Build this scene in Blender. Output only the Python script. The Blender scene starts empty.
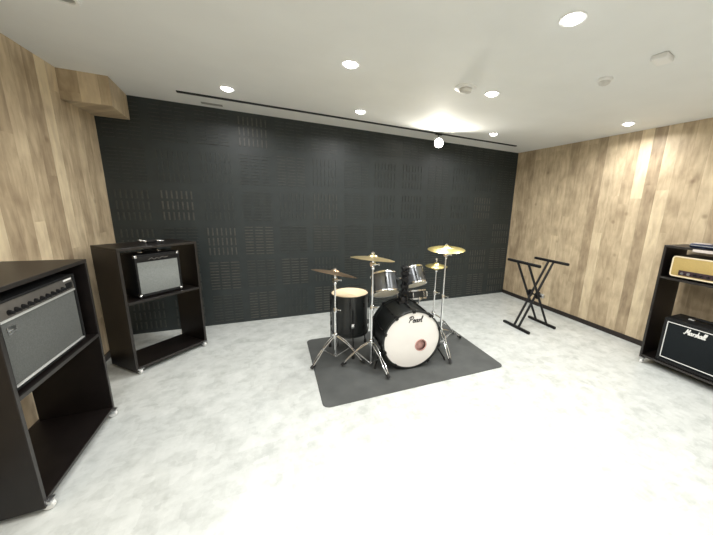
import bpy, bmesh, math, random
from mathutils import Vector, Matrix, Euler
random.seed(7)
S = bpy.context.scene
COL = S.collection
PI = math.pi
RW, RH, YB = 5.4725, 2.5, -6.3          # room width, height, wall behind the viewer

# ------------------------------------------------------------------ materials
def new_mat(name):
    m = bpy.data.materials.new(name); m.use_nodes = True
    nt = m.node_tree; b = nt.nodes['Principled BSDF']
    return m, nt, b

def mat(name, col, rough=.5, metal=0., noise=0., nscale=20., bump=0., coat=0., spec=.5, emit=0.):
    m, nt, b = new_mat(name)
    b.inputs['Roughness'].default_value = rough
    b.inputs['Metallic'].default_value = metal
    b.inputs['Coat Weight'].default_value = coat
    b.inputs['Specular IOR Level'].default_value = spec
    b.inputs['Base Color'].default_value = (*col, 1)
    tc = nt.nodes.new('ShaderNodeTexCoord')
    n = nt.nodes.new('ShaderNodeTexNoise'); n.inputs['Scale'].default_value = nscale
    n.inputs['Detail'].default_value = 4
    nt.links.new(tc.outputs['Object'], n.inputs['Vector'])
    r = nt.nodes.new('ShaderNodeValToRGB')
    r.color_ramp.elements[0].position = .3; r.color_ramp.elements[1].position = .7
    r.color_ramp.elements[0].color = (*[max(0, c*(1-noise)) for c in col], 1)
    r.color_ramp.elements[1].color = (*[min(1, c*(1+noise)) for c in col], 1)
    nt.links.new(n.outputs['Fac'], r.inputs['Fac'])
    nt.links.new(r.outputs['Color'], b.inputs['Base Color'])
    if bump:
        bp = nt.nodes.new('ShaderNodeBump'); bp.inputs['Strength'].default_value = bump
        bp.inputs['Distance'].default_value = .002
        nt.links.new(n.outputs['Fac'], bp.inputs['Height']); nt.links.new(bp.outputs['Normal'], b.inputs['Normal'])
    if emit:
        b.inputs['Emission Color'].default_value = (*col, 1); b.inputs['Emission Strength'].default_value = emit
    return m

def math_node(nt, op, a, b=None):
    n = nt.nodes.new('ShaderNodeMath'); n.operation = op
    for i, v in enumerate((a, b)):
        if v is None: continue
        if isinstance(v, (int, float)): n.inputs[i].default_value = v
        else: nt.links.new(v, n.inputs[i])
    return n.outputs[0]

def wood_wall():
    m, nt, b = new_mat('wood_plank_cladding')
    geo = nt.nodes.new('ShaderNodeNewGeometry'); sp = nt.nodes.new('ShaderNodeSeparateXYZ')
    nt.links.new(geo.outputs['Position'], sp.inputs[0])
    u = math_node(nt, 'ADD', sp.outputs['X'], sp.outputs['Y'])
    us = math_node(nt, 'DIVIDE', u, .125)
    uid = math_node(nt, 'FLOOR', us)
    w1 = nt.nodes.new('ShaderNodeTexWhiteNoise'); w1.noise_dimensions = '1D'; nt.links.new(uid, w1.inputs['W'])
    zz = math_node(nt, 'DIVIDE', math_node(nt, 'ADD', sp.outputs['Z'], math_node(nt, 'MULTIPLY', w1.outputs['Value'], 5.)), 1.9)
    zid = math_node(nt, 'FLOOR', zz)
    cb = nt.nodes.new('ShaderNodeCombineXYZ'); nt.links.new(uid, cb.inputs[0]); nt.links.new(zid, cb.inputs[1])
    w2 = nt.nodes.new('ShaderNodeTexWhiteNoise'); w2.noise_dimensions = '3D'; nt.links.new(cb.outputs[0], w2.inputs['Vector'])
    # stretched grain
    gv = nt.nodes.new('ShaderNodeCombineXYZ')
    nt.links.new(math_node(nt, 'MULTIPLY', u, 20.), gv.inputs[0])
    nt.links.new(math_node(nt, 'MULTIPLY', sp.outputs['Z'], 4.5), gv.inputs[1])
    nt.links.new(math_node(nt, 'MULTIPLY', w2.outputs['Value'], 40.), gv.inputs[2])
    gn = nt.nodes.new('ShaderNodeTexNoise'); gn.inputs['Scale'].default_value = 1; gn.inputs['Detail'].default_value = 6
    gn.inputs['Distortion'].default_value = .6
    nt.links.new(gv.outputs[0], gn.inputs['Vector'])
    # blotches / knots
    bn = nt.nodes.new('ShaderNodeTexNoise'); bn.inputs['Scale'].default_value = 5; bn.inputs['Detail'].default_value = 5
    nt.links.new(geo.outputs['Position'], bn.inputs['Vector'])
    f = math_node(nt, 'ADD', math_node(nt, 'ADD', math_node(nt, 'MULTIPLY', w2.outputs['Value'], .20), math_node(nt, 'MULTIPLY', w1.outputs['Value'], .25)),
                  math_node(nt, 'ADD', math_node(nt, 'MULTIPLY', gn.outputs['Fac'], .58), math_node(nt, 'MULTIPLY', bn.outputs['Fac'], .46)))
    r = nt.nodes.new('ShaderNodeValToRGB'); e = r.color_ramp.elements
    e[0].position = .42; e[0].color = (.27, .20, .128, 1)
    e[1].position = 1.05; e[1].color = (.74, .62, .42, 1)
    x = e.new(.66); x.color = (.46, .36, .235, 1)
    x = e.new(.82); x.color = (.60, .485, .325, 1)
    nt.links.new(f, r.inputs['Fac'])
    # joints
    fr = math_node(nt, 'FRACT', us)
    j = math_node(nt, 'LESS_THAN', fr, .018)
    mx = nt.nodes.new('ShaderNodeMix'); mx.data_type = 'RGBA'
    nt.links.new(math_node(nt, 'MULTIPLY', j, .35), mx.inputs[0]); nt.links.new(r.outputs['Color'], mx.inputs[6])
    mx.inputs[7].default_value = (.14, .09, .055, 1)
    vk = nt.nodes.new('ShaderNodeTexVoronoi'); vk.inputs['Scale'].default_value = 3.2
    nt.links.new(geo.outputs['Position'], vk.inputs['Vector'])
    kr = nt.nodes.new('ShaderNodeValToRGB'); kr.color_ramp.elements[0].position = .03; kr.color_ramp.elements[1].position = .10
    kr.color_ramp.elements[0].color = (.5, .5, .5, 1); kr.color_ramp.elements[1].color = (0, 0, 0, 1)
    nt.links.new(vk.outputs['Distance'], kr.inputs['Fac'])
    mk = nt.nodes.new('ShaderNodeMix'); mk.data_type = 'RGBA'
    nt.links.new(kr.outputs['Color'], mk.inputs[0]); nt.links.new(mx.outputs[2], mk.inputs[6]); mk.inputs[7].default_value = (.17, .105, .06, 1)
    nt.links.new(mk.outputs[2], b.inputs['Base Color'])
    b.inputs['Roughness'].default_value = .5
    b.inputs['Specular IOR Level'].default_value = .35
    return m

def floor_mat():
    m, nt, b = new_mat('pale_vinyl_floor')
    geo = nt.nodes.new('ShaderNodeNewGeometry')
    n1 = nt.nodes.new('ShaderNodeTexNoise'); n1.inputs['Scale'].default_value = 7.5; n1.inputs['Detail'].default_value = 8; n1.inputs['Roughness'].default_value = .65
    v = nt.nodes.new('ShaderNodeTexVoronoi'); v.distance = 'CHEBYCHEV'; v.inputs['Scale'].default_value = 11
    v2 = nt.nodes.new('ShaderNodeTexVoronoi'); v2.distance = 'CHEBYCHEV'; v2.inputs['Scale'].default_value = 26
    for k in (n1, v, v2): nt.links.new(geo.outputs['Position'], k.inputs['Vector'])
    s1 = nt.nodes.new('ShaderNodeSeparateColor'); nt.links.new(v.outputs['Color'], s1.inputs[0])
    s2 = nt.nodes.new('ShaderNodeSeparateColor'); nt.links.new(v2.outputs['Color'], s2.inputs[0])
    f = math_node(nt, 'ADD', math_node(nt, 'MULTIPLY', n1.outputs['Fac'], .9),
                  math_node(nt, 'ADD', math_node(nt, 'MULTIPLY', s1.outputs[0], .16), math_node(nt, 'MULTIPLY', s2.outputs[0], .10)))
    r = nt.nodes.new('ShaderNodeValToRGB'); e = r.color_ramp.elements
    e[0].position = .36; e[0].color = (.47, .492, .472, 1)
    e[1].position = .80; e[1].color = (.67, .692, .67, 1)
    x = e.new(.57); x.color = (.585, .61, .588, 1)
    nt.links.new(f, r.inputs['Fac']); nt.links.new(r.outputs['Color'], b.inputs['Base Color'])
    b.inputs['Roughness'].default_value = .27
    b.inputs['Specular IOR Level'].default_value = .7
    return m

M = dict(
    wood=wood_wall(), floor=floor_mat(),
    ceiling=mat('ceiling_paint', (.80, .81, .79), .75, noise=.02, nscale=3),
    plain=mat('plain_wall_paint', (.62, .6, .56), .7, noise=.03, nscale=3),
    black_wall=mat('black_acoustic_board', (.0205, .027, .0272), .5, noise=.15, nscale=9, bump=.25),
    slat_painted_dim=mat('slat_painted_dim', (.028, .033, .031), .45, noise=.2, nscale=30),
    slat_painted_mid=mat('slat_painted_mid', (.042, .045, .040), .45, noise=.25, nscale=30),
    slat_painted_lit=mat('slat_painted_lit', (.066, .065, .056), .45, noise=.3, nscale=30),  # slat tones differ only to paint in the light the slits catch
    baseboard=mat('dark_baseboard', (.018, .012, .010), .4, noise=.2),
    cabinet=mat('dark_brown_laminate', (.0075, .0055, .005), .40, spec=.38, noise=.3, nscale=14, bump=.08),
    edge=mat('laminate_edge_glint', (.022, .019, .017), .35, noise=.2, nscale=30),
    mat_rubber=mat('drum_mat_rubber', (.075, .079, .077), .8, noise=.14, nscale=6, bump=.3),
    head_bright=mat('cream_resonant_head', (.95, .87, .70), .5, noise=.04, nscale=6),
    drum_black=mat('black_satin_wrap', (.012, .014, .014), .33, noise=.2, nscale=12),
    drum_sheen=mat('black_wrap_painted_sheen', (.13, .138, .146), .25, metal=.5, noise=.15, nscale=12),  # black wrap coloured grey to carry the shine from the ceiling
    chrome=mat('chrome', (.82, .83, .84), .16, metal=1., noise=.03),
    steel=mat('brushed_steel', (.60, .61, .62), .3, metal=1., noise=.06),
    black_metal=mat('black_powder_coat', (.007, .007, .0075), .45, spec=.3, noise=.2),
    rubber=mat('black_rubber', (.012, .012, .012), .75, noise=.2),
    head_white=mat('coated_white_head', (.90, .87, .82), .5, noise=.03, nscale=5),
    head_cream=mat('coated_cream_head', (.87, .71, .48), .5, noise=.06, nscale=6),
    brass=mat('cymbal_bronze', (.88, .72, .40), .30, metal=1., noise=.12, nscale=9),
    brass_yellow=mat('cymbal_yellow_bronze', (.92, .76, .30), .30, metal=1., noise=.1, nscale=9),
    brass_dark=mat('cymbal_brown_bronze', (.56, .40, .26), .32, metal=1., noise=.2, nscale=9),
    pink=mat('pink_cloth', (.62, .36, .32), .9, noise=.2, nscale=40),
    tolex=mat('black_tolex', (.008, .0085, .009), .55, spec=.3, noise=.4, nscale=160, bump=.4),
    tolex_brown=mat('dark_brown_tolex', (.03, .02, .014), .5, noise=.4, nscale=160, bump=.4),
    grille_grey=mat('silver_grille_cloth', (.235, .25, .24), .8, noise=.2, nscale=220, bump=.3),
    grille_mid=mat('grey_grille_cloth', (.095, .10, .095), .8, noise=.25, nscale=220, bump=.3),
    grille_black=mat('black_grille_cloth', (.009, .012, .014), .85, noise=.6, nscale=260, bump=.5, spec=.2),
    panel_grey=mat('silver_control_panel', (.15, .14, .125), .4, metal=.4, noise=.1),
    aluminium=mat('aluminium_trim', (.75, .75, .73), .35, metal=.5, noise=.03),
    white=mat('white_plastic', (.80, .80, .78), .4, noise=.02),
    off_white=mat('off_white_plastic', (.62, .61, .57), .5, noise=.03),
    grey_plastic=mat('grey_plastic', (.30, .30, .28), .5, noise=.1),
    dark_slot=mat('dark_recess', (.012, .014, .016), .6, noise=.1),
    piping=mat('cream_piping', (.78, .68, .47), .5, noise=.04),
    gold=mat('gold_grille_cloth', (.43, .31, .105), .6, noise=.12, nscale=200, bump=.2),
    plum=mat('plum_control_plate', (.035, .018, .024), .35, noise=.2),
    navy=mat('navy_nylon', (.012, .018, .045), .3, noise=.3, nscale=40),
    ink=mat('black_ink', (.01, .01, .01), .6, noise=.1),
    paper=mat('white_tape', (.60, .54, .50), .6, noise=.05),
    lens=mat('lit_downlight_lens', (1., .985, .95), .4, emit=18.),
    flood=mat('lit_floodlight_lens', (1., .95, .84), .4, emit=40.),
)

# ------------------------------------------------------------------ mesh helpers
def ortho(ax):
    ax = Vector(ax).normalized()
    t = Vector((0, 0, 1)) if abs(ax.z) < .9 else Vector((1, 0, 0))
    a = ax.cross(t).normalized(); return ax, a, ax.cross(a).normalized()

class MB:
    def __init__(s): s.bm = bmesh.new(); s.mats = []; s.cur = 0
    def use(s, m):
        if m not in s.mats: s.mats.append(m)
        s.cur = s.mats.index(m); return s
    def face(s, vs):
        try: f = s.bm.faces.new(vs)
        except ValueError: return None
        f.material_index = s.cur; return f
    def box(s, c, d, bevel=0., rot=None, seg=2):
        t = bmesh.new(); bmesh.ops.create_cube(t, size=1)
        for v in t.verts: v.co = Vector((v.co.x*d[0], v.co.y*d[1], v.co.z*d[2]))
        if bevel: bmesh.ops.bevel(t, geom=t.edges[:], offset=bevel, segments=seg, profile=.5, affect='EDGES')
        R = rot.to_matrix() if isinstance(rot, Euler) else (rot or Matrix.Identity(3))
        mp = {v: s.bm.verts.new(R @ v.co + Vector(c)) for v in t.verts}
        for f in t.faces: s.face([mp[v] for v in f.verts])
        t.free(); return s
    def lathe(s, prof, o=(0, 0, 0), ax=(0, 0, 1), seg=32, a0=None):
        """closed or open profile of (r,h) revolved round ax"""
        ax, a, b = ortho(ax); o = Vector(o); rings = []
        for r, h in prof:
            if r < 1e-6: rings.append([s.bm.verts.new(o + ax*h)])
            else: rings.append([s.bm.verts.new(o + ax*h + (a*math.cos(2*PI*k/seg) + b*math.sin(2*PI*k/seg))*r) for k in range(seg)])
        for p, q in zip(rings, rings[1:]):
            for k in range(seg):
                l = (k+1) % seg
                if len(p) == 1 and len(q) == 1: continue
                if len(p) == 1: s.face([p[0], q[l], q[k]])
                elif len(q) == 1: s.face([p[k], p[l], q[0]])
                else: s.face([p[k], p[l], q[l], q[k]])
        return s
    def tube(s, p, q, r, r2=None, seg=10):
        p, q = Vector(p), Vector(q); L = (q-p).length
        return s.lathe([(0, 0), (r, 0), (r if r2 is None else r2, L), (0, L)], p, q-p, seg)
    def path(s, pts, r, seg=8, flat=None):
        pts = [Vector(p) for p in pts]; rings = []
        for i, p in enumerate(pts):
            d = (pts[min(i+1, len(pts)-1)] - pts[max(i-1, 0)])
            if d.length < 1e-9: d = Vector((0, 0, 1))
            ax, a, b = ortho(d)
            rings.append([s.bm.verts.new(p + (a*math.cos(2*PI*k/seg) + b*math.sin(2*PI*k/seg))*r) for k in range(seg)])
        for p, q in zip(rings, rings[1:]):
            best = min(range(seg), key=lambda o: sum((p[k].co-q[(k+o) % seg].co).length for k in range(0, seg, 2)))
            for k in range(seg): s.face([p[k], p[(k+1) % seg], q[(k+1+best) % seg], q[(k+best) % seg]])
        s.face(rings[0][::-1]); s.face(rings[-1])
        return s
    def sphere(s, c, r, sc=(1, 1, 1), seg=16):
        n = 8; pr = [(math.sin(PI*i/n)*r, -math.cos(PI*i/n)*r) for i in range(n+1)]
        k0 = len(s.bm.verts); s.bm.verts.ensure_lookup_table()
        s.lathe(pr, (0, 0, 0), (0, 0, 1), seg); s.bm.verts.ensure_lookup_table()
        for v in s.bm.verts[k0:]: v.co = Vector((v.co.x*sc[0], v.co.y*sc[1], v.co.z*sc[2])) + Vector(c)
        return s
    def quad(s, *vs): s.face([s.bm.verts.new(Vector(v)) for v in vs]); return s
    def build(s, name, m, parent=None, label=None, xf=None, smooth=True):
        if not s.mats: s.mats = [m]
        if xf is not None: bmesh.ops.transform(s.bm, matrix=xf, verts=s.bm.verts[:])
        bmesh.ops.recalc_face_normals(s.bm, faces=s.bm.faces[:])
        me = bpy.data.meshes.new(name); s.bm.to_mesh(me); s.bm.free()
        for k in s.mats: me.materials.append(M[k])
        if smooth:
            for p in me.polygons: p.use_smooth = True
            me.set_sharp_from_angle(angle=math.radians(35))
        o = bpy.data.objects.new(name, me); COL.objects.link(o)
        if parent: o.parent = parent
        if label: o['label'] = label
        return o

def thing(name, label, cat, loc=(0, 0, 0), rz=0., group=None):
    o = bpy.data.objects.new(name, None); COL.objects.link(o)
    o.empty_display_size = .1; o.location = loc; o.rotation_euler = (0, 0, rz)
    o['label'] = label; o['category'] = cat
    if group: o['group'] = group
    return o
def tag(o, label, cat, group=None):
    o['label'] = label; o['category'] = cat
    if group: o['group'] = group
    return o
def struct(o, label=None):
    o['kind'] = 'structure'
    if label: o['label'] = label
    return o
def copy_tree(o, parent=None):
    c = o.copy(); COL.objects.link(c); c.parent = parent
    for ch in list(o.children): copy_tree(ch, c)
    return c
def axis_frame(o, n, y=(0, 1, 0)):
    """matrix whose Z is n"""
    z = Vector(n).normalized(); x = Vector(y).cross(z).normalized(); yy = z.cross(x)
    return Matrix.Translation(o) @ Matrix((x, yy, z)).transposed().to_4x4()

# script lettering as strokes
GL = {
 'P': (1.25, [[(.05, 0), (.18, .8), (.32, 2)], [(-.25, 1.45), (-.05, 1.9), (.5, 2.1), (1.05, 1.85), (1.0, 1.3), (.6, 1.0), (.2, .95)]]),
 'e': (.85, [[(0, .5), (.5, .6), (.6, .9), (.35, 1.02), (.05, .65), (.12, .1), (.5, 0), (.9, .35)]]),
 'a': (1.1, [[(.70, .80), (.36, 1.0), (.02, .5), (.18, .02), (.5, .25), (.72, 1.0)], [(.74, 1.05), (.70, .25), (.86, .0), (1.12, .3)]]),
 'r': (.7, [[(.0, .7), (.15, 1.0), (.2, .5), (.2, 0)], [(.2, .55), (.42, .98), (.7, .85)]]),
 'l': (.5, [[(0, .3), (.3, 1.4), (.25, 2.05), (.08, 1.7), (.08, .3), (.25, 0), (.5, .25)]]),
 'M': (1.5, [[(-.3, .3), (-.05, 0), (.2, .9), (.35, 2.1), (.7, .55), (1.15, 2.1), (1.2, .7), (1.25, .05), (1.5, .15)]]),
 's': (.62, [[(0, .1), (.28, 0), (.5, .28), (.2, .65), (.25, .98), (.55, .92)]]),
 'h': (.85, [[(.0, 0), (.1, 1.0), (.15, 2.1)], [(.05, .45), (.32, 1.0), (.52, .8), (.52, .15), (.7, 0), (.85, .2)]]),
}
def spline(p, n=5):
    out = []
    for i in range(len(p)-1):
        p0, p1, p2, p3 = p[max(i-1, 0)], p[i], p[i+1], p[min(i+2, len(p)-1)]
        for k in range(n):
            t = k/n
            out.append(tuple(.5*((2*b) + (-a+c)*t + (2*a-5*b+4*c-d)*t*t + (-a+3*b-3*c+d)*t**3) for a, b, c, d in zip(p0, p1, p2, p3)))
    out.append(tuple(p[-1])); return out
def script(mb, text, cx, cz, y, width, r, height=None, slant=.25):
    tot = sum(GL[c][0] for c in text); k = width/tot; kz = k if height is None else height/2.1
    x = -tot/2
    for c in text:
        for st in GL[c][1]:
            mb.path([(cx + (x+px+slant*pz)*k, y, cz + (pz-1)*kz) for px, pz in spline(st)], r, 6)
        x += GL[c][0]
    return mb

# ------------------------------------------------------------------ room shell
def plane(name, vs, m):
    b = MB(); b.quad(*vs); o = b.build(name, m, smooth=False); struct(o); return o
T = .08
def slab(name, lo, hi, m):
    b = MB(); b.box([(a+c)/2 for a, c in zip(lo, hi)], [c-a for a, c in zip(lo, hi)])
    o = b.build(name, m, smooth=False); return struct(o)
slab('floor', (-RW-T, YB-T, -T), (T, T, 0), 'floor')
slab('ceiling', (-RW-T, YB-T, RH), (T, T, RH+T), 'ceiling')
slab('wall_left', (-RW-T, YB-T, 0), (-RW, T, RH), 'wood')
slab('wall_right', (0, YB-T, 0), (T, T, RH), 'wood')
slab('wall_front', (-RW, YB-T, 0), (0, YB, RH), 'plain')
# boxed-in beam in the corner above the black wall
def soffit():
    b = MB(); zb = 2.272; P = [(-RW, -.525), (-5.158, -.525), (-5.205, 0), (-RW, 0)]
    lo = [b.bm.verts.new((x, y, zb)) for x, y in P]; hi = [b.bm.verts.new((x, y, RH)) for x, y in P]
    b.face(lo); b.face(hi)
    for k in range(4): b.face([lo[k], lo[(k+1) % 4], hi[(k+1) % 4], hi[k]])
    struct(b.build('trim_1', 'wood', smooth=False), 'wood-clad boxed beam in the upper left corner')
soffit()
slab('baseboard_right', (-.012, YB, 0), (0, 0, .062), 'baseboard')
slab('baseboard_left', (-RW, YB, 0), (-RW+.012, 0, .062), 'baseboard')

# black wall of slotted acoustic boards
def back_wall():
    b = MB(); b.use('black_wall'); b.box((-RW/2, T/2, RH/2), (RW, T, RH))
    rnd = random.Random(3)
    n = 13; x = 0.; xs = [0.]
    for k in range(n): x -= .46 + (.382-.46)*k/(n-1); xs.append(x)
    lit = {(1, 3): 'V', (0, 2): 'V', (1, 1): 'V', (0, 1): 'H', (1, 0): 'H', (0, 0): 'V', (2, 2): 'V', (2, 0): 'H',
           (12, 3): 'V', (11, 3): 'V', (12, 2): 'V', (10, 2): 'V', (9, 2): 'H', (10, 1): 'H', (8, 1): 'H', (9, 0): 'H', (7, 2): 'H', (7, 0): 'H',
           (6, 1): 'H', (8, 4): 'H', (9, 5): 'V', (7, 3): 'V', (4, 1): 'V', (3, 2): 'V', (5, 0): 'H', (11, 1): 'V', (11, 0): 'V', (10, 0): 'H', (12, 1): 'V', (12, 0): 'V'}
    bright = {(11, 3), (10, 1), (9, 2), (8, 1), (7, 0), (9, 0), (10, 2), (0, 2), (1, 1), (1, 3), (0, 0), (1, 0), (0, 1), (9, 5)}  # cells whose slats carry the strongest painted-in light
    for i in range(n):
        x1, x0 = xs[i], xs[i+1]; w = x1-x0
        ph = .445 + (.410-.445)*i/(n-1)
        for j in range(6):
            z0 = j*ph; z1 = min((j+1)*ph, RH) if j < 5 else RH
            h = z1-z0
            if h < .12: continue
            d = lit.get((i, j)) or ('V' if (i*7+j*3+i*j) % 3 else 'H')
            mt = 'slat_painted_lit' if (i, j) in bright else ('slat_painted_mid' if (i, j) in lit or (j < 2 and rnd.random() < .6) else 'slat_painted_dim')
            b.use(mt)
            if d == 'V':
                rows = max(1, round(3*h/.43))
                for r in range(rows):
                    zc = z0 + h*(.08 + .84*(r+.5)/rows)
                    for c in range(7):
                        xc = x0 + w*(.10 + .80*(c+.5)/7)
                        b.box((xc, -.002, zc), (.013, .008, h*.84/rows*.74))
            else:
                rows = max(3, round(10*h/.43))
                for r in range(rows):
                    zc = z0 + h*(.07 + .86*(r+.5)/rows)
                    for c in range(3):
                        xc = x0 + w*(.08 + .84*(c+.5)/3)
                        b.box((xc, -.002, zc), (w*.84/3*.78, .008, .011))
    o = b.build('wall_back', 'black_wall', smooth=False); struct(o, 'black wall of slotted acoustic boards')
back_wall()

# ------------------------------------------------------------------ ceiling fittings
def downlight():
    t = thing('downlight', '', 'light', group='recessed ceiling downlights')
    MB().lathe([(.048, 0), (.048, -.004), (.062, -.006), (.064, 0)], seg=32).build('trim_ring', 'white', t)
    MB().lathe([(0, -.022), (.02, -.0205), (.038, -.013), (.047, -.003), (.047, 0), (0, 0)], seg=32).build('lens', 'lens', t)
    return t
DL = [
 (-4.277, -.744, 'recessed round downlight at far left, just before the left end of the dark ceiling rail'),
 (-3.05, -.755, 'small recessed downlight by the dark rail, above the pair of left cymbals'),
 (-1.26, -.787, 'small recessed downlight near the right end of the dark ceiling rail'),
 (-3.429, -1.766, 'recessed downlight left of centre, one row nearer than the rail lights'),
 (-2.225, -1.85, 'recessed downlight just right of the round smoke detector'),
 (-.414, -1.94, 'recessed downlight close to the right wooden wall, lighting its planks'),
 (-2.564, -2.827, 'largest recessed downlight, nearest the top edge of the ceiling view'),
]
def lamp(x, y, p, size=.09, z=RH-.03, spread=165, col=(1., .992, .978)):
    l = bpy.data.lights.new('downlight_lamp', 'AREA'); l.shape = 'DISK'; l.size = size; l.energy = p; l.color = col
    l.spread = math.radians(spread)
    o = bpy.data.objects.new('downlight_lamp', l); COL.objects.link(o); o.location = (x, y, z); return o
first = None
for x, y, lab in DL:
    if first is None: first = downlight(); t = first
    else: t = copy_tree(first)
    t.location = (x, y, RH); t['label'] = lab
PW = 11.6
for x, y, _ in DL: lamp(x, y, PW)
for x, y, k in [(-4.9, -2.9, .85), (-3.75, -2.85, 1.1), (-1.2, -2.9, .9), (-4.5, -4.0, 1.), (-3.3, -3.95, 1.2), (-2.0, -4.0, 1.1), (-.7, -3.9, .6), (-4.4, -5.2, 1.1), (-2.7, -5.2, 1.1), (-1.0, -5.2, .7)]:
    lamp(x, y, PW*k)

o = MB().box((-2.6, -.42, RH-.006), (4.23, .036, .012), .002).build('ceiling_rail', 'dark_slot')
tag(o, 'long thin black lighting rail running along ceiling beside the black wall', 'rail')

# floodlight hanging from the rail
fx, fy, fz = -1.87, -.42, 2.375
t = thing('spotlight', 'bright lit spotlight hanging from the black ceiling rail', 'light', (fx, fy, fz))
MB().box((0, 0, .112), (.10, .03, .022), .004).build('track_adapter', 'black_metal', t)
MB().tube((0, 0, .105), (0, 0, .03), .008).build('stem', 'black_metal', t)
hd = Vector((-.30, -1, -.10)).normalized()
hb = MB(); hb.lathe([(0, -.085), (.040, -.085), (.052, -.065), (.064, .03), (.064, .048), (.059, .048), (.058, .03), (0, .03)], (0, 0, 0), hd, 28); hb.build('lamp_head', 'black_metal', t)
MB().lathe([(0, .050), (.03, .047), (.057, .036), (.057, .031), (0, .031)], (0, 0, 0), hd, 28).build('lens', 'flood', t)
sl = bpy.data.lights.new('spotlight_lamp', 'SPOT'); sl.energy = 44; sl.spot_size = math.radians(176); sl.spot_blend = .55; sl.shadow_soft_size = .05; sl.color = (1., .95, .84)
so = bpy.data.objects.new('spotlight_lamp', sl); COL.objects.link(so); so.location = Vector((fx, fy, fz)) + hd*.09
so.rotation_euler = hd.to_track_quat('-Z', 'Y').to_euler()

# detectors and vents
t = thing('smoke_detector', 'round white smoke detector on a wide base, left of a lit downlight', 'detector', (-2.49, -1.84, RH))
MB().lathe([(0, 0), (.088, 0), (.088, -.006), (.075, -.010), (0, -.010)], seg=36).build('base', 'white', t)
MB().lathe([(0, -.010), (.05, -.010), (.052, -.022), (.045, -.034), (.02, -.038), (0, -.038)], seg=32).build('sensor_cap', 'off_white', t)
t = thing('motion_sensor', 'small round white sensor with a tan underside on ceiling at right', 'sensor', (-1.727, -2.482, RH))
MB().lathe([(0, 0), (.05, 0), (.05, -.012), (.044, -.018), (0, -.018)], seg=32).build('base', 'white', t)
MB().lathe([(0, -.018), (.038, -.018), (.034, -.034), (.018, -.042), (0, -.042)], seg=28).build('dome', 'off_white', t)
t = thing('wireless_unit', 'small white box unit with a dark slot on ceiling, top right', 'ceiling unit', (-1.762, -2.848, RH), math.radians(8))
MB().box((0, 0, -.016), (.115, .085, .032), .008, seg=3).build('housing', 'white', t)
MB().box((-.008, .0405, -.018), (.07, .006, .008), .002).build('slot', 'dark_slot', t)
t = thing('air_diffuser', 'round white ceiling diffuser with dark core at the top left edge', 'vent', (-4.896, -1.745, RH))
MB().lathe([(.042, 0), (.044, -.010), (.056, -.013), (.063, -.006), (.064, 0)], seg=36).build('rim', 'white', t)
MB().lathe([(0, -.003), (.043, -.003), (.043, 0), (0, 0)], seg=32).build('core', 'grey_plastic', t)
o = MB().box((-4.47, -.150, RH-.004), (.19, .052, .008), .002).build('ceiling_vent', 'grey_plastic')
tag(o, 'small flat grey vent on ceiling between rail and black wall', 'vent')

# ------------------------------------------------------------------ drum mat
def drum_mat():
    ang = math.radians(-1.2); W_, D_, r, h = 1.775, 1.225, .06, .006
    pts = []
    for cx, cy, a0 in ((W_/2-r, D_/2-r, 0), (-W_/2+r, D_/2-r, PI/2), (-W_/2+r, -D_/2+r, PI), (W_/2-r, -D_/2+r, 1.5*PI)):
        for k in range(9): a = a0+PI/2*k/8; pts.append((cx+r*math.cos(a), cy+r*math.sin(a)))
    b = MB(); lo = [b.bm.verts.new((x, y, 0)) for x, y in pts]; mi = [b.bm.verts.new((x, y, h*.6)) for x, y in pts]
    hi = [b.bm.verts.new((x*.998, y*.998, h)) for x, y in pts]; n = len(pts)
    for p, q in ((lo, mi), (mi, hi)):
        for k in range(n): b.face([p[k], p[(k+1) % n], q[(k+1) % n], q[k]])
    b.face(hi); b.face(lo[::-1])
    o = b.build('drum_mat', 'mat_rubber', smooth=False)
    o.location = (-2.806, -1.443, 0.0005); o.rotation_euler = (0, 0, ang)
    tag(o, 'dark grey rubber mat with rounded corners under the drum kit', 'mat')
drum_mat()
ZM = .0065       # top of the mat

# ------------------------------------------------------------------ drums
def ring_profile(r, w, h0, h1):
    return [(r, h0), (r+w, h0+.003), (r+w, h1-.003), (r, h1), (r-w*.6, h1), (r-w*.6, h0), (r, h0)]

def lug(b, p, out, up, L=.05, w=.010):
    """small lug casting with rods; p on shell surface"""
    p, out, up = Vector(p), Vector(out).normalized(), Vector(up).normalized()
    side = up.cross(out)
    R = Matrix((side, out, up)).transposed()
    b.box(p + out*.007, (w*2, .018, L), .004, R)

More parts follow.
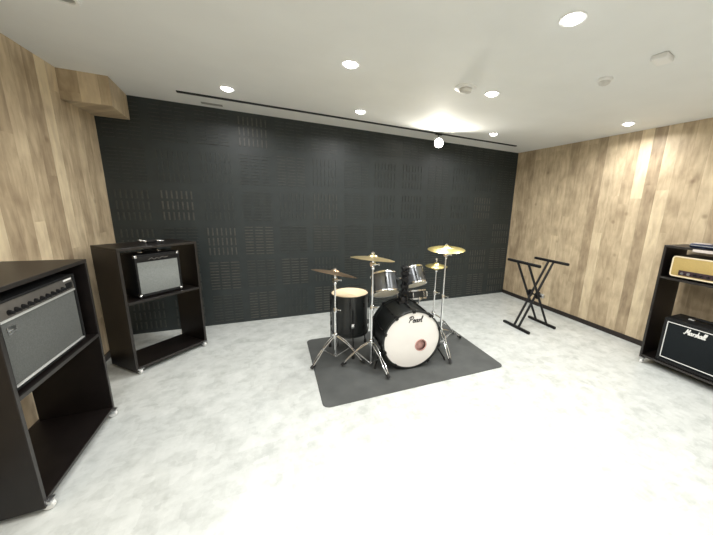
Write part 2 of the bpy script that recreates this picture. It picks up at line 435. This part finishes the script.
def bass_drum():
    t = thing('bass_drum', 'large black bass drum with white front head on the grey mat', 'drum', (-2.83, -1.78, ZM), math.radians(-5))
    R, D, cz = .283, .43, .295
    ax = (0, 1, 0)
    o = (0, 0, cz)
    MB().lathe([(R-.008, .02), (R-.003, .02), (R-.003, D-.02), (R-.008, D-.02), (R-.008, .02)], o, ax, 64).build('shell', 'drum_black', t)
    for y0, y1 in ((0, .042), (D-.042, D)):
        MB().lathe([(R-.004, y0), (R+.010, y0), (R+.012, y0+.004), (R+.012, y1-.004), (R+.010, y1), (R-.004, y1), (R-.004, y0)], o, ax, 64).build('hoop', 'drum_black', t)
    # front head with an off-centre port
    b = MB(); hx, hz, hr = .088, -.062, .056; n = 64
    outer = []; inner = []; mid = []
    for k in range(n):
        a = 2*PI*k/n
        outer.append(b.bm.verts.new(((R-.004)*math.cos(a), .012, cz+(R-.004)*math.sin(a))))
        inner.append(b.bm.verts.new((hx+hr*math.cos(a), .008, cz+hz+hr*math.sin(a))))
    for k in range(n):
        l = (k+1) % n; b.face([outer[k], outer[l], inner[l], inner[k]])
    head = b.build('front_head', 'head_white', t)
    pr = MB().lathe([(hr-.004, .004), (hr+.004, .003), (hr+.006, .009), (hr-.004, .010), (hr-.004, .004)], (hx, 0, cz+hz), ax, 32)
    pr.build('port_ring', 'pink', head, 'pinkish rim of the sound hole')
    lg = MB(); script(lg, 'Pearl', .022, cz+.205, .009, .132, .0040, height=.060)
    lg.build('logo', 'ink', head, 'black script logo reading Pearl')
    MB().lathe([(0, D-.012), (R-.004, D-.012), (R-.004, D-.010), (0, D-.010)], o, ax, 48).build('batter_head', 'head_white', t)
    for k in range(10):
        a = 2*PI*(k+.5)/10
        d = Vector((math.cos(a), 0, math.sin(a))); p = Vector((0, 0, cz))
        for y0, sgn in ((0, 1), (D, -1)):
            if p.z + d.z*(R+.02) < .012: continue
            b = MB(); side = d.cross(Vector((0, 1, 0)))
            Rm = Matrix((side, Vector((0, 1, 0)), d)).transposed()
            b.box(p + d*(R+.010) + Vector((0, y0+sgn*.018, 0)), (.032, .054, .018), .004, Rm)
            b.box(p + d*(R+.001) + Vector((0, y0-sgn*.004, 0)), (.028, .011, .026), .003, Rm)
            if R*abs(d.z)+0 >= 0: b.tube(p + d*(R+.008) + Vector((0, y0+sgn*.03, 0)), p + d*(R+.008) + Vector((0, y0+sgn*.11, 0)), .003)
            b.build('claw_hook', 'black_metal', t)
        b = MB(); lug(b, p + d*(R-.003) + Vector((0, D/2, 0)), d, (0, 1, 0), .20, .008)
        b.build('lug', 'black_metal', t)
    # spurs
    for sx in (-1, 1):
        b = MB(); a = Vector((sx*R*.93, .12, cz-.08)); f = Vector((.385, .06, .022)) if sx > 0 else Vector((-.335, .10, .022))
        b.box(a, (.03, .05, .05), .006); b.tube(a, f, .009, .007)
        sp = b.build('spur', 'black_metal', t)
        MB().tube(f + Vector((-sx*.004, .002, .012)), f + Vector((sx*.004, -.004, -.021)), .012, .010).build('rubber_foot', 'rubber', sp)
    # tom holder on top of the shell: base, two posts, clamps and arms
    b = MB(); top = cz+R-.004; hx0, hy0 = -.005, .30
    b.box((hx0, hy0, top-.002), (.11, .10, .034), .01); b.lathe([(0, 0), (.036, 0), (.030, .05), (.022, .06), (0, .06)], (hx0, hy0, top), seg=20)
    b.tube((hx0, hy0, top+.04), (hx0, hy0, top+.385), .016)
    b.tube((hx0+.034, hy0-.012, top+.015), (hx0+.030, hy0-.012, top+.31), .013)
    for dz in (.10, .17, .24, .30, .355): b.box((hx0+.012, hy0-.004, top+dz), (.072, .056, .036), .007)
    for dz, x in ((.13, .0), (.20, .02), (.27, .0), (.335, .02)): b.tube((hx0+x, hy0-.02, top+dz), (hx0+x, hy0-.06, top+dz), .011); b.box((hx0+x, hy0-.062, top+dz), (.030, .008, .012), .002)
    th = b.build('tom_holder', 'black_metal', t)
    b = MB(); b.tube((hx0, hy0, top+.25), (-.075, hy0+.075, top+.235), .010); b.tube((hx0+.02, hy0, top+.30), (.105, hy0+.08, top+.275), .010)
    b.build('holder_arm', 'chrome', th)
    return t
bass_drum()
o = MB().sphere((0, 0, 0), .11, (1.1, .55, .85), 20).build('cushion', 'pink')
o.location = (-2.745, -1.695, .225); tag(o, 'pinkish damping cushion seen through the bass drum port hole', 'cushion')

def tom(name, label, cbot, n, r, depth, lugs=6, shell='drum_sheen', head='head_cream', clampdir=None):
    t = thing(name, label, 'drum', cbot)
    xf = axis_frame((0, 0, 0), n)
    MB().lathe([(r-.006, .006), (r, .006), (r, depth-.006), (r-.006, depth-.006), (r-.006, .006)], seg=48).build('shell', shell, t, xf=xf)
    MB().lathe([(0, .0), (r-.002, .0), (r+.001, .004), (r-.004, .006)], seg=48).build('resonant_head', 'head_bright', t, xf=xf)
    MB().lathe([(r-.004, depth-.006), (r+.001, depth-.004), (r-.002, depth), (0, depth)], seg=48).build('batter_head', head, t, xf=xf)
    for h0, h1 in ((-.006, .012), (depth-.012, depth+.006)):
        MB().lathe([(r+.001, h0), (r+.007, h0), (r+.005, (h0+h1)/2), (r+.007, h1), (r+.001, h1), (r+.001, h0)], seg=48).build('hoop', 'chrome', t, xf=xf)
    for k in range(lugs):
        a = 2*PI*(k+.25)/lugs; d = Vector((math.cos(a), math.sin(a), 0)); b = MB()
        lug(b, d*r + Vector((0, 0, depth/2)), d, (0, 0, 1), .045, .007)
        b.tube(d*(r+.010) + Vector((0, 0, .0)), d*(r+.010) + Vector((0, 0, depth)), .0028)
        b.build('lug', 'black_metal', t, xf=xf)
    return t
t35 = math.radians(35)
def tilt(deg, yaw): return (math.sin(math.radians(deg))*math.sin(math.radians(yaw)), math.sin(math.radians(deg))*math.cos(math.radians(yaw)), math.cos(math.radians(deg)))
tom('rack_tom', 'left rack tom of the kit, black with a painted grey sheen, tilted so its cream underside shows', (-2.975, -1.43, .675), tilt(32, 5), .132, .195)
tom('rack_tom', 'right and smaller rack tom, black with a painted grey sheen, tilted behind the black holder post', (-2.625, -1.41, .735), tilt(32, -5), .110, .175)

def floor_tom():
    x, y = -3.275, -1.175
    t = thing('floor_tom', 'tall black floor tom with a cream head, behind the leftmost cymbal stand', 'drum', (x, y, ZM))
    r, z0, z1 = .187, .215, .63
    MB().lathe([(r-.007, z0+.008), (r, z0+.008), (r, z1-.008), (r-.007, z1-.008), (r-.007, z0+.008)], seg=56).build('shell', 'drum_black', t)
    MB().lathe([(r-.004, z1-.006), (r+.001, z1-.004), (r-.003, z1), (0, z1)], seg=56).build('batter_head', 'head_cream', t)
    MB().lathe([(r-.004, z0+.006), (r+.001, z0+.004), (r-.003, z0), (0, z0)], seg=56).build('resonant_head', 'head_white', t)
    for h0, h1 in ((z1-.02, z1+.008), (z0-.008, z0+.02)):
        MB().lathe([(r+.001, h0), (r+.008, h0), (r+.006, (h0+h1)/2), (r+.008, h1), (r+.001, h1), (r+.001, h0)], seg=56).build('hoop', 'drum_black', t)
    for k in range(8):
        a = 2*PI*(k+.5)/8 + .15; d = Vector((math.cos(a), math.sin(a), 0)); b = MB()
        lug(b, d*r + Vector((0, 0, z1-.09)), d, (0, 0, 1), .05, .008); lug(b, d*r + Vector((0, 0, z0+.09)), d, (0, 0, 1), .05, .008)
        b.tube(d*(r+.011) + Vector((0, 0, z0-.006)), d*(r+.011) + Vector((0, 0, z1+.006)), .003)
        b.build('lug', 'black_metal', t)
    for k, a in enumerate((-96, 24, 148)):
        a = math.radians(a); d = Vector((math.cos(a), math.sin(a), 0)); b = MB()
        b.use('chrome').box(d*(r+.012) + Vector((0, 0, z0+.13)), (.035, .035, .05), .006)
        b.use('black_metal').path([d*(r+.022) + Vector((0, 0, z)) for z in (z1-.12, z0, .10)] + [d*(r+.030) + Vector((0, 0, .05)), d*(r+.034) + Vector((0, 0, .03))], .006)
        lg = b.build('leg', 'black_metal', t)
        MB().lathe([(0, 0), (.016, 0), (.015, .02), (.009, .04), (0, .04)], d*(r+.034), seg=16).build('rubber_foot', 'rubber', lg)
floor_tom()

def snare():
    t = thing('snare_drum', 'dark snare drum on a stand, behind the smaller rack tom', 'drum', (-2.46, -1.03, ZM))
    r, z0, z1 = .172, .43, .53
    xf = axis_frame((0, 0, z0), tilt(19, 0)) @ Matrix.Translation((0, 0, -z0))
    MB().lathe([(r-.006, z0), (r, z0), (r, z1), (r-.006, z1), (r-.006, z0)], seg=48).build('shell', 'drum_black', t, xf=xf)
    MB().lathe([(r-.004, z1-.002), (r-.003, z1+.002), (0, z1+.002)], seg=48).build('batter_head', 'head_cream', t, xf=xf)
    for h0, h1 in ((z0-.006, z0+.012), (z1-.012, z1+.006)):
        MB().lathe([(r+.001, h0), (r+.007, h0), (r+.007, h1), (r+.001, h1), (r+.001, h0)], seg=48).build('hoop', 'chrome', t, xf=xf)
    for k in range(8):
        a = 2*PI*(k+.5)/8; d = Vector((math.cos(a), math.sin(a), 0)); b = MB()
        lug(b, d*r + Vector((0, 0, (z0+z1)/2)), d, (0, 0, 1), .06, .007); b.build('lug', 'chrome', t, xf=xf)
    b = MB(); b.tube((0, 0, .08), (0, 0, .345), .012)
    for k in range(3):
        a = 2*PI*k/3+.5; d = Vector((math.cos(a), math.sin(a), 0))
        b.path([Vector((0, 0, .33)), d*.12 + Vector((0, 0, .352)), xf @ (d*(r+.012) + Vector((0, 0, z0-.012))), xf @ (d*(r+.014) + Vector((0, 0, z0+.02)))], .006)
    b.build('stand_basket', 'chrome', t)
    for k in range(3):
        a = 2*PI*k/3+1.2; d = Vector((math.cos(a), math.sin(a), 0)); b = MB(); b.tube((0, 0, .26), d*.2 + Vector((0, 0, .016)), .006)
        b.tube(d*.11 + Vector((0, 0, .125)), (0, 0, .11), .004)
        lg = b.build('leg', 'chrome', t); MB().tube(d*.19 + Vector((0, 0, .028)), d*.205 + Vector((0, 0, .012)), .011).build('rubber_foot', 'rubber', lg)
snare()

# ------------------------------------------------------------------ cymbals and stands
def tripod(name, label, x, y, ztop, zc, zb, feet, z0s, arm=None, r=.0125):
    """feet: offsets; zc collar height; zb pole bottom; z0s the floor height under each foot"""
    t = thing(name, label, 'stand', (x, y, 0))
    b = MB(); zm = zc + (ztop-zc)*.42
    b.tube((0, 0, zb), (0, 0, zm), r); b.tube((0, 0, zm-.02), (0, 0, ztop-.02), r*.78); b.tube((0, 0, ztop-.03), (0, 0, ztop+.045), .004)
    b.lathe([(0, zb-.006), (.018, zb-.006), (.018, zb+.008), (0, zb+.008)], seg=16)
    b.build('pole', 'chrome', t)
    b = MB()
    b.lathe([(0, zm-.022), (.021, zm-.022), (.021, zm+.018), (.017, zm+.024), (0, zm+.024)], seg=20); b.tube((0, 0, zm), (.036, -.022, zm), .005); b.box((.042, -.026, zm), (.008, .02, .014), .002)
    b.build('height_clamp', 'chrome', t)
    b = MB(); b.lathe([(0, zc-.03), (.024, zc-.03), (.024, zc+.02), (.018, zc+.028), (0, zc+.028)], seg=20); b.tube((0, 0, zc), (-.04, -.02, zc), .006); b.box((-.046, -.023, zc), (.008, .02, .014), .002)
    b.build('collar', 'chrome', t)
    b = MB(); zt = ztop-.07
    b.lathe([(0, -.02), (.020, -.02), (.020, .02), (0, .02)], (0, 0, zt), (1, .4, 0), 20); b.box((0, 0, zt+.03), (.022, .022, .035), .005); b.box((0, 0, zt-.03), (.026, .026, .03), .005)
    b.tube((.02, -.01, zt), (.045, -.018, zt), .005); b.box((.05, -.02, zt), (.008, .018, .018), .002)
    b.build('tilter', 'chrome', t)
    b = MB(); b.lathe([(0, .012), (.011, .012), (.011, .022), (.006, .024), (0, .03)], (0, 0, ztop), seg=14); b.box((0, 0, ztop+.032), (.034, .006, .012), .002)
    b.build('wing_nut', 'chrome', t)
    for (dx, dy), zf in zip(feet, z0s):
        d = Vector((dx, dy, 0)); L = d.length; u = d/L; sd = Vector((-u.y, u.x, 0))
        A = u*.022 + Vector((0, 0, zc-.005)); F = d*.97 + Vector((0, 0, zf+.026)); Mi = A.lerp(F, .5) + Vector((0, 0, .022))
        b = MB()
        for s in (-1, 1):
            P = [A + sd*s*.011, A.lerp(Mi, .5) + sd*s*.016 + Vector((0, 0, .008)), Mi + sd*s*.009, Mi.lerp(F, .5) + sd*s*.014 + Vector((0, 0, .004)), F + sd*s*.005]
            b.path(spline(P, 4), .0052, 8)
        b.box(Mi, (.026, .026, .012), .003)
        for s in (-1, 1): b.tube(Vector((0, 0, zb+.012)) + u*.016 + sd*s*.006, Mi + sd*s*.006 - Vector((0, 0, .006)), .0035)
        lg = b.build('leg', 'chrome', t)
        f = MB(); f.path([F - u*.03 + Vector((0, 0, .016)), F + Vector((0, 0, .002)), d + Vector((0, 0, zf+.016))], .0155, 10)
        f.build('rubber_foot', 'rubber', lg)
    return t
def cymbal(name, label, c, n, R, m, bell=.045, group='cymbals of the drum kit'):
    b = MB()
    pr = [(.006, .024), (bell*.35, .0235), (bell*.7, .019), (bell*.92, .010), (bell, .007), (R*.5, .000), (R*.8, -.008), (R, -.018), (R, -.0195), (R*.8, -.0095), (R*.5, -.0015), (bell, .0055), (bell*.7, .0175), (.006, .0225), (.006, .024)]
    b.lathe(pr, seg=56)
    o = b.build(name, m); o.matrix_world = axis_frame(c, n)
    tag(o, label, 'cymbal', group); return o

# left crash
tripod('cymbal_stand', 'leftmost chrome cymbal stand, in front of the floor tom', -3.468, -1.37, .905, .275, .05,
       [(-.247, -.082), (.24, -.165), (.075, .27)], [0.0, ZM, ZM])
cymbal('crash_cymbal', 'leftmost cymbal, brownish and seen nearly edge-on, sloping down to the right', (-3.468, -1.37, .912), (.235, .14, .95), .215, 'brass_dark')
# second crash
tripod('cymbal_stand', 'chrome cymbal stand standing between floor tom and bass drum', -3.176, -1.594, 1.085, .26, .035,
       [(-.262, .092), (.076, -.276), (.10, .27)], [ZM]*3)
cymbal('crash_cymbal', 'golden crash cymbal above the left rack tom', (-3.176, -1.594, 1.08), (.115, .085, .989), .20, 'brass')
# ride
tripod('cymbal_stand', 'tallest chrome cymbal stand, right of the bass drum', -2.36, -1.53, 1.135, .235, .06,
       [(-.07, -.32), (.377, .135), (-.13, .27)], [ZM]*3)
cymbal('ride_cymbal', 'highest and widest yellow cymbal, at the right of the kit', (-2.36, -1.53, 1.135), (-.05, -.05, .995), .192, 'brass_yellow')
# hi-hat
tripod('hi_hat_stand', 'thin hi-hat stand behind the tallest cymbal stand', -2.285, -1.24, .93, .30, .03,
       [(.30, -.026), (-.13, .24), (-.12, -.15)], [ZM]*3, r=.010)
cymbal('hi_hat_cymbal', 'upper of the two small yellow hi-hat cymbals', (-2.285, -1.24, .898), (0, 0, 1), .125, 'brass_yellow', .036, 'hi-hat cymbals')
o = cymbal('hi_hat_cymbal', 'lower of the two small yellow hi-hat cymbals, facing up', (-2.285, -1.24, .858), (0, 0, -1), .125, 'brass_yellow', .036, 'hi-hat cymbals')

# ------------------------------------------------------------------ keyboard stand
def keyboard_stand():
    cx, cy = -.828, -1.378
    t = thing('keyboard_stand', 'folding black double-X keyboard stand by the right wooden wall', 'stand', (cx, cy, 0))
    xl, xr, zt, zf = -.243, .243, .885, .018
    for s, off in ((1, .038), (-1, .088)):
        for e in (-1, 1):
            MB().tube((-.238*s, e*off, zf), (.25*s, e*off, zt-.01), .0155, seg=12).build('leg', 'black_metal', t)
    for x in (-.238, .238):
        fb = MB().box((x, 0, zf), (.034, .43, .034), .004).build('foot_bar', 'black_metal', t)
        for e in (-1, 1): MB().box((x, e*.213, zf-.001), (.034, .02, .033), .005).build('end_cap', 'rubber', fb)
    for x in (-.252, .25):
        fb = MB().box((x, 0, zt+.004), (.034, .52, .032), .005).build('support_bar', 'black_metal', t)
        MB().box((x, 0, zt+.018), (.03, .50, .008), .003).build('rubber_strip', 'rubber', fb)
    b = MB(); b.tube((0, -.115, .452), (0, .115, .452), .011)
    for e in (-.062, .062): b.lathe([(0, -.012), (.05, -.012), (.05, .012), (0, .012)], (0.01, e, .45), (0, 1, 0), 24)
    b.build('pivot', 'black_metal', t)
    b = MB(); b.lathe([(0, 0), (.028, 0), (.028, .02), (.02, .026), (0, .026)], (.045, -.105, .452), (0, -1, 0), 20); b.box((.045, -.085, .452), (.05, .04, .05), .006)
    b.build('lock_knob', 'steel', t, 'silver locking knob')
keyboard_stand()

# ------------------------------------------------------------------ rack cabinets on castors
def cabinet(label, loc, rz, W, D, H, shelves, zb=.055, th=.022):
    t = thing('rack_cabinet', label, 'cabinet', loc, rz, 'open-backed amp cabinets on castors')
    def board(name, c, d):
        b = MB(); b.use('cabinet').box(c, d, .0015, seg=1)
        b.use('edge'); y = -D/2 - .0006
        # front edge banding, coloured paler to paint in an edge highlight
        b.box((c[0], -D/2-.0005+.0, c[2]), (d[0]-.003, .001, d[2]-.003))
        return b.build(name, 'cabinet', t)
    for s in (-1, 1): board('side_panel', (s*(W/2-th/2), 0, (zb+H-th)/2), (th, D, H-th-zb))
    top = board('top_panel', (0, 0, H-th/2), (W, D, th))
    board('bottom_board', (0, 0, zb+.03), (W-2*th, D, th))
    for z in shelves: board('shelf', (0, 0, z-th/2), (W-2*th, D-.004, th))
    for sx in (-1, 1):
        for sy in (-1, 1):
            b = MB(); px, py = sx*(W/2-.03), sy*(D/2-.006)
            b.use('steel').box((px, py, max(zb+.008, .05)), (.046, .05, .012), .003)
            b.box((px, py+sy*.004, .042), (.030, .03, .03), .005)
            c = b.build('castor', 'steel', t)
            MB().lathe([(0, -.011), (.020, -.011), (.0245, -.006), (.0245, .006), (.020, .011), (0, .011)], (px, py+sy*.004, .0245), (1, 0, 0), 20).build('wheel', 'white', c)
    return t, top

# left one along the left wall
WL = .76; DLc = .365
cl, _ = cabinet('dark cabinet at left edge with a knobbed amp on its shelf', (-5.085-DLc/2, -1.915, 0), PI/2, WL, DLc, 1.132, [.632], zb=.03)
# corner one, turned 44 degrees
W2, D2 = .637, .365; a2 = math.radians(44)
def c2(lx, ly, z=0):
    FL = Vector((-5.125, -1.0)); X = Vector((math.cos(a2), math.sin(a2))); Y = Vector((-X.y, X.x))
    p = FL + X*(lx+W2/2) + Y*(ly+D2/2); return (p.x, p.y, z)
cabinet('dark cabinet standing diagonally in the corner by the black wall', c2(0, 0), a2, W2, D2, 1.115, [.652], zb=.022)
# right one
WR, DR = .76, .43
cabinet('dark cabinet by the right wooden wall holding a tan amp head', (-.47+DR/2, -2.52-WR/2, 0), -PI/2, WR, DR, 1.262, [.953])
def cr(lx, ly, z): # local front-facing -X
    return (-.47+DR/2 + ly, -2.52-WR/2 - lx, z)
def clp(lx, ly, z): return (-5.085-DLc/2 - ly, -1.915 + lx, z)

def handle(b, w, z, h=.022, th=.012):
    b.path(spline([(-w/2, 0, z), (-w/2+.012, 0, z+h*.7), (-w*.2, 0, z+h), (w*.2, 0, z+h), (w/2-.012, 0, z+h*.7), (w/2, 0, z)], 5), th/2, 8)

def amp_body(b, w, d, h, z0, inset, depth=.012, bev=.010, top=0):
    """box with a recessed front: frame of four rails plus back shell"""
    zc = z0+h/2
    b.box((0, depth/2, zc), (w, d-depth, h), bev)
    i = inset
    b.box((0, -d/2+depth, z0+h-i/2), (w, depth*2, i), min(.006, i*.4)); b.box((0, -d/2+depth, z0+i/2), (w, depth*2, i), min(.006, i*.4))
    for s in (-1, 1): b.box((s*(w/2-i/2), -d/2+depth, zc), (i, depth*2, h-.004), min(.006, i*.4))

# --- small combo in the corner cabinet
def small_combo():
    w, d, h = .362, .22, .385
    t = thing('combo_amplifier', 'small black combo amp with silver grille in the corner cabinet', 'amplifier', c2(-.003, -D2/2+.05+d/2, .6525), a2)
    z0 = .008
    b = MB(); amp_body(b, w, d, h-z0, z0, .018); b.build('body', 'tolex', t)
    MB().box((0, -d/2+.010, z0+.024+.145), (w-.034, .006, .29), .002).build('grille', 'grille_grey', t)
    cp = MB().box((0, -d/2+.008, h-.043), (w-.034, .008, .05), .002).build('control_panel', 'black_metal', t)
    b = MB(); b.path(spline([(-.075, -d/2+.003, h-.050), (-.05, -d/2+.003, h-.038), (-.03, -d/2+.003, h-.052), (-.01, -d/2+.003, h-.040), (.01, -d/2+.003, h-.050), (.03, -d/2+.003, h-.040), (.06, -d/2+.003, h-.046), (.08, -d/2+.003, h-.042)], 4), 0.0028, 6)
    b.build('badge', 'panel_grey', cp, 'silver script badge')
    for sx in (-1, 1):
        for sz in (0, 1):
            for sy in (-1, 1):
                z = z0+.014 if not sz else h-.014
                MB().box((sx*(w/2-.013), sy*(d/2-.013), z), (.032, .032, .032), .012, seg=3).build('corner_cap', 'chrome', t)
    b = MB(); b.use('tolex'); handle(b, .15, h-.002, .026, .014); b.use('chrome'); [b.box((s*.076, 0, h+.004), (.028, .026, .010), .003) for s in (-1, 1)]
    b.build('handle', 'tolex', t)
    for sx in (-1, 1):
        for sy in (-1, 1): MB().lathe([(0, 0), (.013, 0), (.015, .009), (0, .009)], (sx*(w/2-.05), sy*(d/2-.04), 0), seg=14).build('foot', 'rubber', t)
small_combo()

# --- silver panel combo in the left cabinet
def left_combo():
    w, d, h = .60, .23, .432
    t = thing('combo_amplifier', 'larger combo amp with grey grille and knob row in the left cabinet', 'amplifier', clp(WL/2-.022-.088-w/2, -DLc/2+.02+d/2, .6325), PI/2)
    z0 = .010
    b = MB(); amp_body(b, w, d, h-z0, z0, .014); b.build('body', 'tolex', t)
    y = -d/2
    cp = MB().box((0, y+.010, h-.050), (w-.03, .010, .074), .002, Euler((math.radians(-6), 0, 0))).build('control_panel', 'panel_grey', t)
    for k in range(10):
        x = -w/2+.075 + k*.044
        b = MB(); b.lathe([(0, 0), (.0135, 0), (.0125, .008), (.009, .009), (.008, .020), (0, .021)], (x, y+.006, h-.064), (0, -1, -.05), 18); b.build('knob', 'black_metal', cp)
    b = MB(); b.box((w/2-.062, y+.004, h-.060), (.06, .006, .036), .003); b.build('switch_plate', 'black_metal', cp)
    b = MB(); b.box((w/2-.066, y+.005, h-.024), (.075, .004, .010), .001); b.build('name_plate', 'white', cp, 'white name plate')
    MB().box((0, y+.007, h-.094), (w-.028, .012, .011), .002).build('trim_strip', 'aluminium', t, 'bright strip under the knobs')
    MB().box((0, y+.007, z0+.018), (w-.028, .012, .008), .002).build('trim_strip', 'aluminium', t, 'bright strip along the bottom')
    g = MB().box((0, y+.012, z0+.022+(h-.122)/2), (w-.03, .006, h-.124), .002).build('grille', 'grille_mid', t)
    b = MB(); b.box((-w/2+.072, y+.007, h-.138), (.05, .005, .022), .003); b.path([(-w/2+.05, y+.006, h-.162), (-w/2+.075, y+.006, h-.156), (-w/2+.10, y+.006, h-.156)], .0022, 6)
    b.build('badge', 'steel', g, 'small metal badge')
    b = MB(); b.use('tolex'); handle(b, .22, h-.002, .018, .010); b.build('handle', 'tolex', t)
    for sx in (-1, 1):
        for sy in (-1, 1): MB().lathe([(0, 0), (.014, 0), (.017, .011), (0, .011)], (sx*(w/2-.06), sy*(d/2-.04), 0), seg=14).build('foot', 'rubber', t)
left_combo()

# --- speaker cabinet on the bottom board of the right cabinet
def speaker_cab():
    w, d, h = .50, .30, .46
    t = thing('speaker_cabinet', 'black speaker cabinet with white piping and script logo, at lower right', 'speaker', cr(-WR/2+.132+w/2, -DR/2+.016+d/2, .0965), -PI/2)
    z0 = .0
    b = MB(); amp_body(b, w, d, h, z0, .026, .014); b.build('body', 'tolex', t)
    y = -d/2
    g = MB().box((0, y+.016, h/2-.004), (w-.05, .010, h-.058), .002).build('grille', 'grille_black', t)
    b = MB(); X, Z0, Z1 = w/2-.029, .050, h-.040
    for p, q in (((-X, Z0), (X, Z0)), ((-X, Z1), (X, Z1)), ((-X, Z0), (-X, Z1)), ((X, Z0), (X, Z1))):
        b.tube((p[0], y+.008, p[1]), (q[0], y+.008, q[1]), .0042, seg=8)
    b.build('piping', 'white', t, 'white piping round the grille')
    b = MB(); script(b, 'Marshall', -.005, h-.085, y+.006, .150, .0044, height=.052)
    b.build('logo', 'white', g, 'white script logo reading Marshall')
    for sx in (-1, 1):
        for sz in (0, 1):
            MB().box((sx*(w/2-.016), y+.017, .016 if not sz else h-.016), (.036, .036, .036), .012, seg=3).build('corner_cap', 'black_metal', t)
    b = MB(); b.use('tolex'); handle(b, .20, h-.002, .024, .016); b.use('aluminium'); [b.box((s*.102, 0, h+.004), (.045, .03, .010), .003) for s in (-1, 1)]
    b.build('handle', 'tolex', t)
speaker_cab()

# --- amp head on the shelf of the right cabinet
def amp_head():
    w, d, h = .605, .36, .218
    t = thing('amplifier_head', 'tan amp head with cream piping and dark knob panel on the right cabinet shelf', 'amplifier', cr(-WR/2+.080+w/2, -DR/2+.016+d/2, .9535), -PI/2)
    z0 = .016; y = -d/2
    b = MB(); b.box((0, .004, (h+z0)/2), (w, d-.008, h-z0), .012, seg=3); b.build('body', 'tolex_brown', t)
    b = MB(); zc = (h+z0)/2; X, Z = w/2-.008, (h-z0)/2-.008; r = .022; P = []
    for cx_, cz_, a0 in ((X-r, Z-r, 0), (-X+r, Z-r, PI/2), (-X+r, -Z+r, PI), (X-r, -Z+r, 1.5*PI)):
        for k in range(6): a = a0+PI/2*k/5; P.append((cx_+r*math.cos(a), y+.001, zc+cz_+r*math.sin(a)))
    P.append(P[0]); b.path(P, .007, 8); b.build('piping', 'piping', t, 'cream piping round the front')
    f = MB(); f.box((0, y+.004, zc), (2*X-.004, .010, 2*Z-.004), .004); f.build('front_panel', 'gold', t)
    b = MB(); b.box((.02, y-.0015, z0+.046), (w-.10, .006, .048), .002); cp = b.build('control_panel', 'plum', t)
    for k in range(9):
        MB().lathe([(0, 0), (.012, 0), (.010, .012), (0, .013)], (-w/2+.10 + k*.046, y-.004, z0+.044), (0, -1, 0), 16).build('knob', 'steel' if k in (0, 1) else 'black_metal', cp)
    b = MB()
    for P in ([(.018, 0, .128), (.036, 0, .152)], [(.020, 0, .152), (.038, 0, .126)], [(.030, 0, .140), (.06, 0, .146)]):
        b.path([(p[0], y-.003, p[2]) for p in P], .003, 6)
    b.build('emblem', 'ink', t, 'dark emblem on the tan front')
    for sx in (-1, 1):
        for sy in (-1, 1): MB().lathe([(0, 0), (.014, 0), (.016, z0+.002), (0, z0+.002)], (sx*(w/2-.06), sy*(d/2-.04), 0), seg=14).build('foot', 'rubber', t)
amp_head()

# tape on the right cabinet top, soft case on it, plug on the corner cabinet
o = MB().box((-.4722, -2.97, 1.240), (.003, .46, .025)).build('label_strip', 'paper')
tag(o, 'white strip of tape along the top front edge of the right cabinet', 'tape')
def case():
    t = thing('soft_case', 'flat dark navy case lying on top of the right cabinet', 'case', (-.345, -2.885, 1.2622), 0)
    MB().box((0, 0, .021), (.22, .38, .042), .018, seg=4).build('case_body', 'navy', t)
    b = MB(); P = []
    for cx_, cy_, a0 in ((.09, .17, 0), (-.09, .17, PI/2), (-.09, -.17, PI), (.09, -.17, 1.5*PI)):
        for k in range(5): a = a0+PI/2*k/4; P.append((cx_+.0205*math.cos(a), cy_+.0205*math.sin(a), .022))
    P.append(P[0]); b.path(P, .003, 6); b.build('zip', 'steel', t)
    b = MB(); b.box((-.06, .11, .043), (.07, .11, .004), .001); b.build('painted_glint', 'paper', t, 'painted pale glint on the case lid')  # pale slab drawn in for a glint on the glossy lid
case()
def plug():
    t = thing('adapter_plug', 'small black adapter with two silver plugs on the corner cabinet top', 'adapter', c2(.03, .0, 1.1152), a2)
    MB().box((.0, 0, .0145), (.085, .03, .028), .006).build('adapter_body', 'black_metal', t)
    for s, a in ((-1, .35), (1, -.1)):
        b = MB(); c = Vector((s*.043, 0, .0155)); d = Vector((s, -.1, a)).normalized()
        b.tube(c, c+d*.04, .014, .011, 14); b.tube(c+d*.04, c+d*.06, .006, .004, 10); b.build('plug', 'chrome', t)
    MB().path(spline([(0, .012, .008), (.02, .05, .005), (.07, .07, .0045), (.10, .03, .0045), (.06, -.05, .0045), (.0, -.07, .0045)], 6), .004, 8).build('cable', 'rubber', t)
plug()

# ------------------------------------------------------------------ world, camera, view
w = bpy.data.worlds.new('world'); S.world = w; w.use_nodes = True
w.node_tree.nodes['Background'].inputs[0].default_value = (.9, .95, 1, 1); w.node_tree.nodes['Background'].inputs[1].default_value = .05

f, yaw, pitch, roll = 292.8355, math.radians(25.21977), math.radians(12.26623), math.radians(2.25912)
cy, sy, cp, sp = math.cos(yaw), math.sin(yaw), math.cos(pitch), math.sin(pitch)
fw = Vector((sy*cp, cy*cp, -sp)); rt = Vector((cy, -sy, 0)); up = rt.cross(fw)
r2 = rt*math.cos(roll) + up*math.sin(roll); u2 = up*math.cos(roll) - rt*math.sin(roll)
cam = bpy.data.cameras.new('camera'); co = bpy.data.objects.new('camera', cam); COL.objects.link(co)
co.matrix_world = Matrix.Translation((-4.03692, -4.04094, 1.54267)) @ Matrix((r2, u2, -fw)).transposed().to_4x4()
cam.sensor_fit = 'HORIZONTAL'; cam.sensor_width = 36; cam.lens = f/713*36
cam.shift_x = -45.473/713; cam.shift_y = 1.582/713; cam.clip_start = .02
S.camera = co
S.view_settings.view_transform = 'Standard'; S.view_settings.look = 'None'; S.view_settings.exposure = 0.
